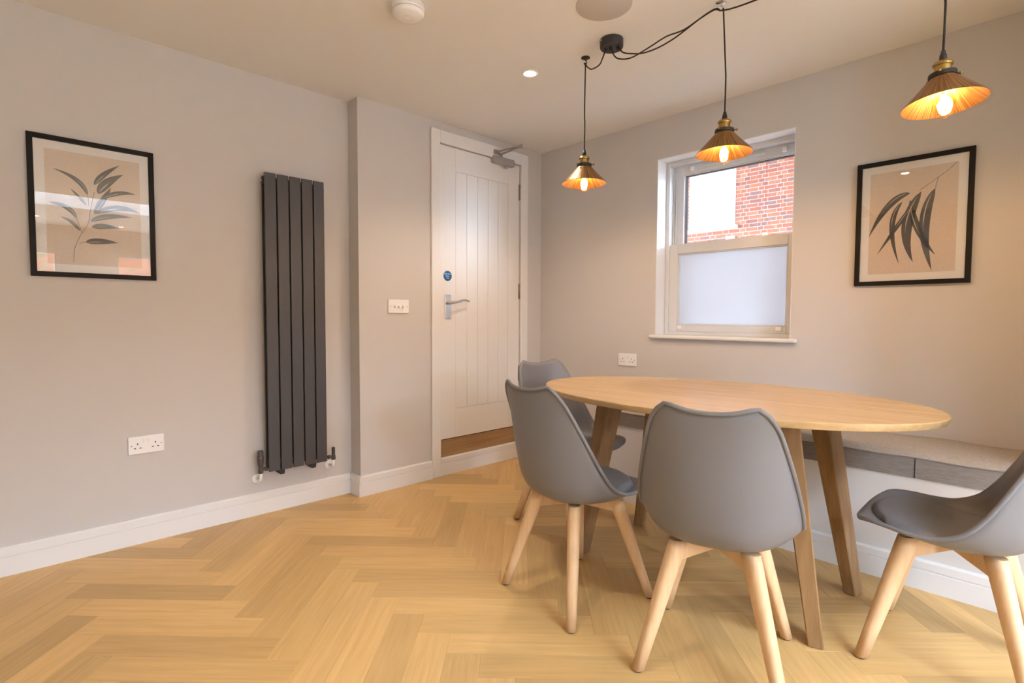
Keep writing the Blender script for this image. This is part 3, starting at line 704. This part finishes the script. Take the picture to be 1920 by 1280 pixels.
def valve(y, trv):
    v = bmesh.new(); X = .062; z0 = .255 - RZ0; s = -1 if trv else 1
    T = Matrix.Translation((X, y - 1.2, z0))
    lathe(v, [(0, -.012), (.011, -.012), (.0125, -.008), (.0125, .012), (.010, .016), (.010, .022), (0, .022)], 18, T)
    lathe(v, [(0, 0), (.0085, 0), (.0085, .022), (.0115, .022), (.0115, .034), (0, .034)], 16, T @ Matrix.Translation((0, 0, .008)) @ Matrix.Rotation(R(90 * s), 4, 'X'))
    b = obj('valve_body', v, 'anth', rad, smooth=40)
    v = bmesh.new()
    if trv: lathe(v, [(0, .020), (.012, .020), (.0145, .040), (.0165, .060), (.0165, .082), (.0145, .086), (.015, .106), (.013, .112), (0, .112)], 24, T)
    else: lathe(v, [(0, .018), (.010, .018), (.0105, .058), (.009, .062), (0, .062)], 20, T)
    h = obj('valve_head', v, 'anth', b, smooth=40)
    if trv:
        v = bmesh.new(); lathe(v, [(0, .0155), (.0045, .0155), (.0045, .0172), (0, .0172)], 12, T @ Matrix.Translation((0, 0, .074)) @ Matrix.Rotation(R(-20), 4, 'Z') @ Matrix.Rotation(R(90), 4, 'Y')); obj('red_dot', v, 'red', h)
    v = bmesh.new(); tube(v, [(X, y - 1.2, z0 - .01), (X, y - 1.2, z0 - .040), (X - .006, y - 1.2, z0 - .050), (X - .016, y - 1.2, z0 - .053), (.0, y - 1.2, z0 - .053)], .0078, 12); p_ = obj('pipe', v, 'plastic', b)
    v = bmesh.new(); lathe(v, [(0, 0), (.026, 0), (.026, .004), (.018, .009), (.009, .010), (0, .010)], 28, Matrix.Translation((0, y - 1.2, z0 - .053)) @ Matrix.Rotation(R(90), 4, 'Y')); obj('pipe_collar', v, 'plastic', b, smooth=40)
valve(1.000, True); valve(1.415, False)

# ================================================================== sockets and switch
def socket(name, M, label, plug=False):
    t = empty(name, (0, 0, 0), 0, label, 'socket'); t.matrix_world = M          # local: x right, y up, z out of wall
    bm = bmesh.new(); bx(bm, (-.073, -.043, 0), (.073, .043, .009), .0035, 3); obj('face_plate', bm, 'plastic', t)
    for s in (-1, 1):
        cx = s * .036
        for nm, (x, y, w, h) in (('earth_slot', (cx, .006, .0042, .0085)), ('pin_slot', (cx - .011, -.014, .0085, .0042)), ('pin_slot', (cx + .011, -.014, .0085, .0042))):
            if plug and s == 1: continue
            bm = bmesh.new(); bx(bm, (x - w / 2, y - h / 2, .0085), (x + w / 2, y + h / 2, .0094)); obj(nm, bm, 'hole', t)
        bm = bmesh.new(); bx(bm, (s * .0095 - .0055, .012, .008), (s * .0095 + .0055, .030, .0125), .002); obj('rocker_switch', bm, 'plastic', t)
        bm = bmesh.new(); lathe(bm, [(0, .0085), (.0035, .0085), (.003, .0096), (0, .0096)], 12, Matrix.Translation((s * .0602, -.001, 0))); obj('screw', bm, 'steel', t)
    return t
ML = Matrix(((0, 0, 1, XL), (1, 0, 0, .494), (0, 1, 0, .477), (0, 0, 0, 1)))
socket('double_socket', ML, 'white double power socket low on the wall under the leaf print')
MR = Matrix(((1, 0, 0, -2.116), (0, 0, -1, YW), (0, 1, 0, .803), (0, 0, 0, 1)))
socket('double_socket', MR, 'white double power socket below the sash window')
sw = empty('light_switch', (0, 0, 0), 0, 'white three-knob dimmer switch plate beside the door', 'switch')
sw.matrix_world = Matrix(((0, 0, 1, XD), (1, 0, 0, 1.832), (0, 1, 0, 1.163), (0, 0, 0, 1)))
bm = bmesh.new(); bx(bm, (-.075, -.043, 0), (.075, .043, .009), .0035, 3); obj('face_plate', bm, 'plastic', sw)
for x in (-.03, 0, .03):
    bm = bmesh.new(); lathe(bm, [(0, .009), (.0085, .009), (.0075, .023), (.006, .025), (0, .025)], 20, Matrix.Translation((x, 0, 0))); obj('dimmer_knob', bm, 'plastic', sw, smooth=40)
for x in (-.06, .06):
    bm = bmesh.new(); lathe(bm, [(0, .0085), (.0035, .0085), (.003, .0096), (0, .0096)], 12, Matrix.Translation((x, 0, 0))); obj('screw', bm, 'steel', sw)

# ================================================================== framed prints
def leaf_poly(b, m, t, w, n=14):
    """outline of one printed leaf: quadratic spine b-m-t, lens width w"""
    b, m, t = Vector(b), Vector(m), Vector(t); c = m * 2 - (b + t) / 2; L_, R_ = [], []
    for i in range(n + 1):
        s = i / n; p_ = b * (1 - s) ** 2 + c * 2 * s * (1 - s) + t * s * s
        d = (b * -2 * (1 - s) + c * 2 * (1 - 2 * s) + t * 2 * s).normalized(); nn = Vector((-d.y, d.x))
        hw = w / 2 * math.sin(math.pi * s ** .75) ** .85 if 0 < s < 1 else 0
        L_.append(p_ + nn * hw); R_.append(p_ - nn * hw)
    return L_, R_
def picture(name, M, w, h, label, leaves, stems, tf):
    """local: x right, y up, z out of wall; tf maps crop pixels to local xy"""
    t = empty(name, (0, 0, 0), 0, label, 'picture'); t.matrix_world = M
    fwid, dep = .021, .020
    bm = bmesh.new()
    for lo, hi in [((-w / 2, -h / 2, 0), (-w / 2 + fwid, h / 2, dep)), ((w / 2 - fwid, -h / 2, 0), (w / 2, h / 2, dep)), ((-w / 2 + fwid, -h / 2, 0), (w / 2 - fwid, -h / 2 + fwid, dep)), ((-w / 2 + fwid, h / 2 - fwid, 0), (w / 2 - fwid, h / 2, dep))]:
        bx(bm, lo, hi, .001)
    obj('frame', bm, 'frame', t)
    bm = bmesh.new(); bx(bm, (-w / 2 + fwid - .002, -h / 2 + fwid - .002, .003), (w / 2 - fwid + .002, h / 2 - fwid + .002, .008)); obj('mount', bm, 'mat', t)
    pw_, ph_ = w - .112, h - .112
    bm = bmesh.new(); bx(bm, (-pw_ / 2, -ph_ / 2, .0078), (pw_ / 2, ph_ / 2, .0086)); pr = obj('print', bm, 'print', t)
    for b, m, tp, wd in leaves:
        L_, R_ = leaf_poly(tf(b), tf(m), tf(tp), wd); bm = bmesh.new(); n = len(L_)
        a = [bm.verts.new((p_.x, p_.y, .0090)) for p_ in L_]; c = [bm.verts.new((p_.x, p_.y, .0090)) for p_ in R_]
        for i in range(n - 1):
            vs = [a[i], a[i + 1], c[i + 1], c[i]]
            try: bm.faces.new(vs)
            except ValueError: pass
        bmesh.ops.remove_doubles(bm, verts=bm.verts[:], dist=1e-5); lf = obj('printed_leaf', bm, 'ink', pr)
        # pale vein
        n0, n1 = int(n * .12), int(n * .55); bm = bmesh.new()
        for i in range(n0, n1):
            k = .10 if n0 < i < n1 - 1 else .02; k2 = .10 if n0 < i + 1 < n1 - 1 else .02
            def pt(j, f): q = L_[j] * (.5 + f - .12) + R_[j] * (.5 - f + .12); return bm.verts.new((q.x, q.y, .0092))
            bm.faces.new((pt(i, k / 2), pt(i + 1, k2 / 2), pt(i + 1, -k2 / 2), pt(i, -k / 2)))
        obj('leaf_vein', bm, 'inkline', lf)
    for st in stems:
        pts = [tf(q) for q in st]; bm = bmesh.new(); tube(bm, spline([(q.x, q.y, .0088) for q in pts], 6), .0009, 6); obj('printed_stem', bm, 'ink', pr)
    bm = bmesh.new(); bx(bm, (-w / 2 + fwid - .001, -h / 2 + fwid - .001, .0125), (w / 2 - fwid + .001, h / 2 - fwid + .001, .0145)); obj('picture_glass', bm, 'picglass', t)
    return t
PWD, PHT = .4515, .606
cL = Vector((XL, .3256, 1.5706)); cR = Vector((-.5298, YW, 1.5638))
MLp = Matrix(((0, 0, 1, XL), (1, 0, 0, cL.y), (0, 1, 0, cL.z), (0, 0, 0, 1)))
MRp = Matrix(((1, 0, 0, cR.x), (0, 0, -1, YW), (0, 1, 0, cR.z), (0, 0, 0, 1)))
def tfL(q): p_ = onx(q[0] / 3.555, 200 + q[1] / 3.555, XL + .009); return Vector((p_.y - cL.y, p_.z - cL.z))
def tfR(q): p_ = ony(1560 + q[0] / 4, 240 + q[1] / 4, YW - .009); return Vector((p_.x - cR.x, p_.z - cR.z))
k = .606 / 967
picture('framed_print', MLp, PWD, PHT, 'black framed print of an upright leafy sprig on linen ground', [
    ((583, 590), (510, 488), (347, 408), 30 * k), ((576, 657), (530, 605), (467, 542), 20 * k), ((512, 746), (440, 668), (312, 633), 32 * k),
    ((533, 828), (480, 770), (402, 730), 22 * k), ((627, 522), (690, 455), (797, 393), 36 * k), ((652, 580), (715, 508), (820, 455), 58 * k),
    ((628, 712), (685, 625), (740, 540), 38 * k), ((664, 617), (790, 578), (905, 588), 32 * k), ((628, 713), (790, 677), (933, 713), 42 * k),
    ((603, 766), (720, 733), (887, 742), 38 * k), ((611, 803), (690, 797), (797, 811), 38 * k), ((570, 902), (670, 897), (790, 909), 42 * k)],
    [[(493, 1035), (497, 950), (535, 860), (585, 785), (603, 690), (628, 570)], [(545, 840), (530, 790), (512, 746)], [(530, 912), (550, 903), (572, 902)], [(592, 660), (590, 620), (583, 590)]], tfL)
k = .606 / 906
picture('framed_print', MRp, PWD, PHT, 'black framed print of drooping willow leaves on linen ground', [
    ((588, 487), (425, 585), (274, 822), 46 * k), ((530, 552), (450, 740), (502, 1024), 34 * k), ((600, 590), (490, 735), (334, 955), 30 * k),
    ((672, 472), (560, 745), (606, 1006), 66 * k), ((585, 535), (645, 760), (776, 952), 42 * k), ((776, 448), (692, 735), (747, 1070), 62 * k)],
    [[(940, 252), (870, 315), (800, 365), (655, 470)], [(800, 365), (785, 410), (776, 448)]], tfR)

# ================================================================== built-in bench with cushions
BXa, BXb, BYf = -1.95, .148, 2.675
bench = tag(box('bench', (BXa, BYf, .0005), (BXb, YW - .002, .447), 'benchpaint'), 'built-in greige bench along the window wall', 'bench')
bm = bmesh.new()
bs = skirting('baseboard_bench', (BXa, BYf, 0), (BXb, BYf, 0), (0, -1, 0), 'white skirting board along the bench front')
def cushion(x0, x1, label):
    t = empty('bench_cushion', ((x0 + x1) / 2, (BYf + YW) / 2, .447), 0, label, 'cushion')
    hx, hy = (x1 - x0) / 2 - .003, (YW - BYf) / 2; n, m = 40, 14; bm = bmesh.new(); rnd = random.Random(int(x0 * 100))
    ph = [rnd.random() * 6 for _ in range(4)]
    def top(i, j):
        u, v = i / n * 2 - 1, j / m * 2 - 1; e = (1 - abs(u) ** 14) * (1 - abs(v) ** 8)
        x = u * hx; z = .083 + .016 * e + .003 * math.sin(x * 9 + ph[0]) * e + .002 * math.sin(x * 21 + v * 3 + ph[1])
        return bm.verts.new((x, -hy - .006 + (v + 1) / 2 * (2 * hy + .004), z))
    g = [[top(i, j) for j in range(m + 1)] for i in range(n + 1)]
    for i in range(n):
        for j in range(m): bm.faces.new((g[i][j], g[i + 1][j], g[i + 1][j + 1], g[i][j + 1]))
    tp = obj('top_cover', bm, 'fabtop', t, smooth=True)
    bm = bmesh.new(); lo = []; hi = []
    ring = [(i, 0) for i in range(n + 1)] + [(n, j) for j in range(1, m + 1)] + [(i, m) for i in range(n - 1, -1, -1)] + [(0, j) for j in range(m - 1, 0, -1)]
    def at(i, j, z):
        u, v = i / n * 2 - 1, j / m * 2 - 1; x = u * hx
        zz = .083 + .002 * math.sin(x * 21 + v * 3 + ph[1]) if z else .001
        return bm.verts.new((x, -hy - .006 + (v + 1) / 2 * (2 * hy + .004), zz))
    lo = [at(i, j, 0) for i, j in ring]; hi = [at(i, j, 1) for i, j in ring]
    for q in range(len(ring)): bm.faces.new((lo[q], lo[(q + 1) % len(ring)], hi[(q + 1) % len(ring)], hi[q]))
    bm.faces.new(lo[::-1]); obj('side_band', bm, 'fabside', t)
    bm = bmesh.new(); tube(bm, [(-.405 - (x0 + x1) / 2, -hy - .0065, .003), (-.405 - (x0 + x1) / 2, -hy - .0065, .082)], .0016, 6); obj('seam', bm, 'anthdk', t)
    bm = bmesh.new(); tube(bm, [(-hx + 2 * hx * q / 30, -hy - .006, .083 + .002 * math.sin((-hx + 2 * hx * q / 30) * 21 - 3 + ph[1])) for q in range(31)], .003, 6); obj('piping', bm, 'fabside', t)
cushion(BXa, BXb, 'long bench cushion with beige top and ribbed grey sides')

# ================================================================== oval table
TZ = .774; TC = (-1.047, 2.187); TA, TB, TR = .80, .507, R(4.6)
table = empty('dining_table', (*TC, 0), TR, 'oval oak dining table with four splayed legs', 'table')
bm = bmesh.new(); seg = 96
lev = [(.985, TZ - .026), (.992, TZ - .024), (1.0, TZ - .010), (1.0, TZ - .003), (.996, TZ)]
rg = [[bm.verts.new(((TA - (1 - s) * TA) * math.cos(2 * math.pi * q / seg), (TB - (1 - s) * TA) * math.sin(2 * math.pi * q / seg), z)) for q in range(seg)] for s, z in lev]
for i in range(len(lev) - 1):
    for q in range(seg): bm.faces.new((rg[i][q], rg[i][(q + 1) % seg], rg[i + 1][(q + 1) % seg], rg[i + 1][q]))
bm.faces.new(rg[0][::-1]); bm.faces.new(rg[-1]); obj('table_top', bm, 'oak', table, smooth=35)
MTi = (Matrix.Translation((*TC, 0)) @ Matrix.Rotation(TR, 4, 'Z')).inverted()
LEGS = {'FR': ((-.548, 1.952), (-1, 1), 105), 'FL': ((-1.537, 1.938), (1, 1), 75), 'BL': ((-1.532, 2.415), (1, -1), 105), 'BR': ((-.553, 2.432), (-1, -1), 75)}
tops = {}
for kx, ((x, y), (sx, sy), th) in LEGS.items():
    bot = MTi @ Vector((x, y, 0)); dv = Vector((sx * .118, sy * .055, 0)); tp = bot + dv; tp.z = TZ - .026
    tops[kx] = tp; ax = Vector((math.cos(R(th)), math.sin(R(th)), 0)); ay = Vector((-ax.y, ax.x, 0))
    bm = bmesh.new()
    def ring_(c, a, b, z):
        ch = .004; P = [(a, b - ch), (a - ch, b), (-a + ch, b), (-a, b - ch), (-a, -b + ch), (-a + ch, -b), (a - ch, -b), (a, -b + ch)]
        return [bm.verts.new(Vector((c.x, c.y, z)) + ax * u + ay * v) for u, v in P]
    r0 = ring_(bot, .031, .024, .004); r1 = ring_(tp, .052, .036, TZ - .026)
    for q in range(8): bm.faces.new((r0[q], r0[(q + 1) % 8], r1[(q + 1) % 8], r1[q]))
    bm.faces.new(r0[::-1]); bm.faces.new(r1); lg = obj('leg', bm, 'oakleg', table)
    bm = bmesh.new(); lathe(bm, [(0, 0), (.012, 0), (.012, .0045), (0, .0045)], 14, Matrix.Translation((bot.x, bot.y, 0))); obj('floor_glide', bm, 'plastic', lg)
for a, b in (('FL', 'BL'), ('FR', 'BR'), ('FL', 'FR'), ('BL', 'BR')):
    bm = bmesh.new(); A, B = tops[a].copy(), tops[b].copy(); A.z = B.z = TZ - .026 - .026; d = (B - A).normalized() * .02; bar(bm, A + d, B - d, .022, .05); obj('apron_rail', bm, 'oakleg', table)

# ================================================================== chairs
CP = [(.245, .430), (.218, .437), (.13, .418), (.03, .402), (-.07, .397), (-.155, .412), (-.205, .465), (-.232, .56), (-.247, .66), (-.259, .76), (-.270, .846)]
EP = [(.236, .438), (.200, .455), (.14, .455), (.08, .450), (.02, .455), (-.040, .485), (-.085, .54), (-.125, .61), (-.165, .69), (-.207, .775), (-.250, .852)]
HW = [.186, .204, .224, .236, .240, .241, .236, .223, .204, .180, .153]
cpr = spline([(y, z, 0) for y, z in CP], 8); epr = spline([(y, z, h) for (y, z), h in zip(EP, HW)], 8); NP = len(cpr)
def shell_pt(fb, a):
    """fb 0..1 front lip to back top, a -1..1 across: blends centre line and rim line"""
    s = fb * (NP - 1); i = min(int(s), NP - 2); f = s - i
    P = cpr[i].lerp(cpr[i + 1], f); E = epr[i].lerp(epr[i + 1], f)
    tg = (cpr[min(i + 2, NP - 1)] - cpr[max(i - 1, 0)]).normalized(); nrm = Vector((-tg.y, tg.x)) * (-1)
    if fb < .45 and nrm.y < 0: nrm = -nrm
    if fb >= .45 and nrm.x < 0: nrm = -nrm
    q = max(0, (fb - .91) / .09); q0 = max(0, (.13 - fb) / .13)
    wf = 1 - .24 * (1 - math.sqrt(max(0, 1 - (q * .97) ** 2))) - .42 * (1 - math.sqrt(max(0, 1 - (q0 * .97) ** 2)))
    k = min(1, max(0, (fb - .35) / .3)); ex = 3.4 * (1 - k) + 2.2 * k
    g = abs(a) ** ex; dip = -.012 * q * (1 - min(1, abs(a) * 1.2) ** 2)
    return Vector((E.z * wf * a * (1.08 - .08 * a * a), P.x + (E.x - P.x) * g, P.y + (E.y - P.y) * g + dip)), nrm
def make_chair():
    t = empty('dining_chair')
    NB, NA = 46, 26; bm = bmesh.new()
    g = [[bm.verts.new(shell_pt(i / NB, j / NA * 2 - 1)[0]) for j in range(NA + 1)] for i in range(NB + 1)]
    for i in range(NB):
        for j in range(NA): bm.faces.new((g[i][j], g[i][j + 1], g[i + 1][j + 1], g[i + 1][j])).smooth = True
    bmesh.ops.recalc_face_normals(bm, faces=bm.faces[:])
    ring = [g[0][j].co.copy() for j in range(NA + 1)] + [g[i][NA].co.copy() for i in range(1, NB + 1)] + [g[NB][j].co.copy() for j in range(NA - 1, -1, -1)] + [g[i][0].co.copy() for i in range(NB - 1, 0, -1)]
    bmesh.ops.solidify(bm, geom=bm.faces[:], thickness=.007)
    # rolled rim
    n = len(ring); sg_ = 8; rr_ = []
    cen = sum(ring, Vector()) / n
    for i in range(n):
        d = (ring[(i + 1) % n] - ring[i - 1]).normalized(); out = (ring[i] - Vector((0, ring[i].y * .6, .50))); out = (out - d * out.dot(d)).normalized(); o2_ = d.cross(out)
        rr_.append([bm.verts.new(ring[i] + (out * math.cos(2 * math.pi * q / sg_) + o2_ * math.sin(2 * math.pi * q / sg_)) * .0068) for q in range(sg_)])
    for i in range(n):
        for q in range(sg_): bm.faces.new((rr_[i][q], rr_[i][(q + 1) % sg_], rr_[(i + 1) % n][(q + 1) % sg_], rr_[(i + 1) % n][q])).smooth = True
    for f in bm.faces: f.smooth = True
    obj('shell', bm, 'shell', t)
    # upholstered pad
    bm = bmesh.new(); nb_, na = 26, 20; tpv, btv = [], []
    for i in range(nb_ + 1):
        ra, rb2 = [], []
        for j in range(na + 1):
            v = i / nb_ * 2 - 1; u = j / na * 2 - 1
            sq = (1 - .42 * v * v * abs(u) ** 2 * .9)                 # rounded corners
            fb = .285 + (v * sq) * .190; a = u * math.sqrt(1 - .30 * v * v) * .76
            P, nrm = shell_pt(fb, a); e = (1 - abs(u) ** 6) * (1 - abs(v) ** 6)
            ra.append(bm.verts.new(P + Vector((0, nrm.x, nrm.y)) * (.012 + .024 * e ** .5))); rb2.append(bm.verts.new(P + Vector((0, nrm.x, nrm.y)) * .004))
        tpv.append(ra); btv.append(rb2)
    for i in range(nb_):
        for j in range(na):
            bm.faces.new((tpv[i][j], tpv[i][j + 1], tpv[i + 1][j + 1], tpv[i + 1][j])); bm.faces.new((btv[i][j], btv[i + 1][j], btv[i + 1][j + 1], btv[i][j + 1]))
    rim = [(0, j) for j in range(na + 1)] + [(i, na) for i in range(1, nb_ + 1)] + [(nb_, j) for j in range(na - 1, -1, -1)] + [(i, 0) for i in range(nb_ - 1, 0, -1)]
    for q in range(len(rim)):
        (i, j), (i2, j2) = rim[q], rim[(q + 1) % len(rim)]; bm.faces.new((tpv[i][j], btv[i][j], btv[i2][j2], tpv[i2][j2]))
    for f in bm.faces: f.smooth = True
    obj('seat_pad', bm, 'pad', t)
    # beech cross frame and legs
    for sx, sy in ((1, 1), (-1, 1), (-1, -1), (1, -1)):
        d = Vector((sx, sy, 0)).normalized(); n = Vector((-d.y, d.x, 0))
        zt = .402
        bm = bmesh.new(); rings = []
        for s, rr2, wr, wt in ((0, .287, .0185, .0175), (.25, .252, .0210, .0200), (.5, .217, .0240, .0218), (.75, .182, .0275, .0232), (.92, .158, .030, .0236), (1.0, .147, .030, .0225)):
            c = d * rr2 + Vector((0, 0, .006 + s * (zt - .006)))
            P = []
            for q in range(20):
                an = 2 * math.pi * q / 20; cx_, sy_ = math.cos(an), math.sin(an); ex = 2 / 3.2
                if cx_ > 0: ex = 2 / 2.0                                   # outer side rounded, inner side squarer
                P.append(bm.verts.new(c + d * wr * math.copysign(abs(cx_) ** ex, cx_) + n * wt * math.copysign(abs(sy_) ** (2 / 2.6), sy_)))
            rings.append(P)
        for a, b in zip(rings, rings[1:]):
            for q in range(20): bm.faces.new((a[q], a[(q + 1) % 20], b[(q + 1) % 20], b[q])).smooth = True
        bm.faces.new(rings[0][::-1]); bm.faces.new(rings[-1]); lg = obj('leg', bm, 'beech', t)
        bm = bmesh.new(); lathe(bm, [(0, 0), (.013, 0), (.013, .0062), (0, .0062)], 14, Matrix.Translation(d * .2865)); obj('floor_glide', bm, 'black', lg)
        # half crossbar from centre to leg, deeper at the leg
        bm = bmesh.new(); a0_, a1_ = .0, .150; zt2 = zt - .001
        P = [(a0_, zt2 - .036), (a1_ + .016, zt2 - .064), (a1_ + .006, zt2), (a0_, zt2)]
        L_ = [bm.verts.new(d * r_ + n * .0165 + Vector((0, 0, z_))) for r_, z_ in P]; R_ = [bm.verts.new(d * r_ - n * .0165 + Vector((0, 0, z_))) for r_, z_ in P]
        for q in range(4): bm.faces.new((L_[q], L_[(q + 1) % 4], R_[(q + 1) % 4], R_[q]))
        bm.faces.new(L_); bm.faces.new(R_[::-1]); obj('crossbar', bm, 'beech', t)
    for sx, sy in ((1, 1), (-1, 1), (-1, -1), (1, -1)):
        bm = bmesh.new(); lathe(bm, [(0, .392), (.017, .392), (.017, .404), (0, .404)], 14, Matrix.Translation((sx * .062, sy * .062, 0))); obj('mounting_pad', bm, 'black', t)
    return t
chair0 = make_chair()
CH_ = [((-1.330, 1.640), 81, 'grey shell dining chair on the table side opposite the bench, nearer the door'),
       ((-1.818, 2.185), -5, 'grey shell dining chair pushed under the oval table end nearest the door'),
       ((-.757, 1.658), 108, 'grey shell dining chair on the table side opposite the bench, farther from the door'),
       ((-.224, 2.190), 181, 'grey shell dining chair at the oval table end farthest from the door')]
for i, ((x, y), face, lb) in enumerate(CH_):
    o = chair0 if i == 0 else copy_tree(chair0)
    o.location = (x, y, 0); o.rotation_euler = (0, 0, R(face - 90)); tag(o, lb, 'chair', 'grey shell dining chairs around the oval table')
print('objects', len(bpy.data.objects))
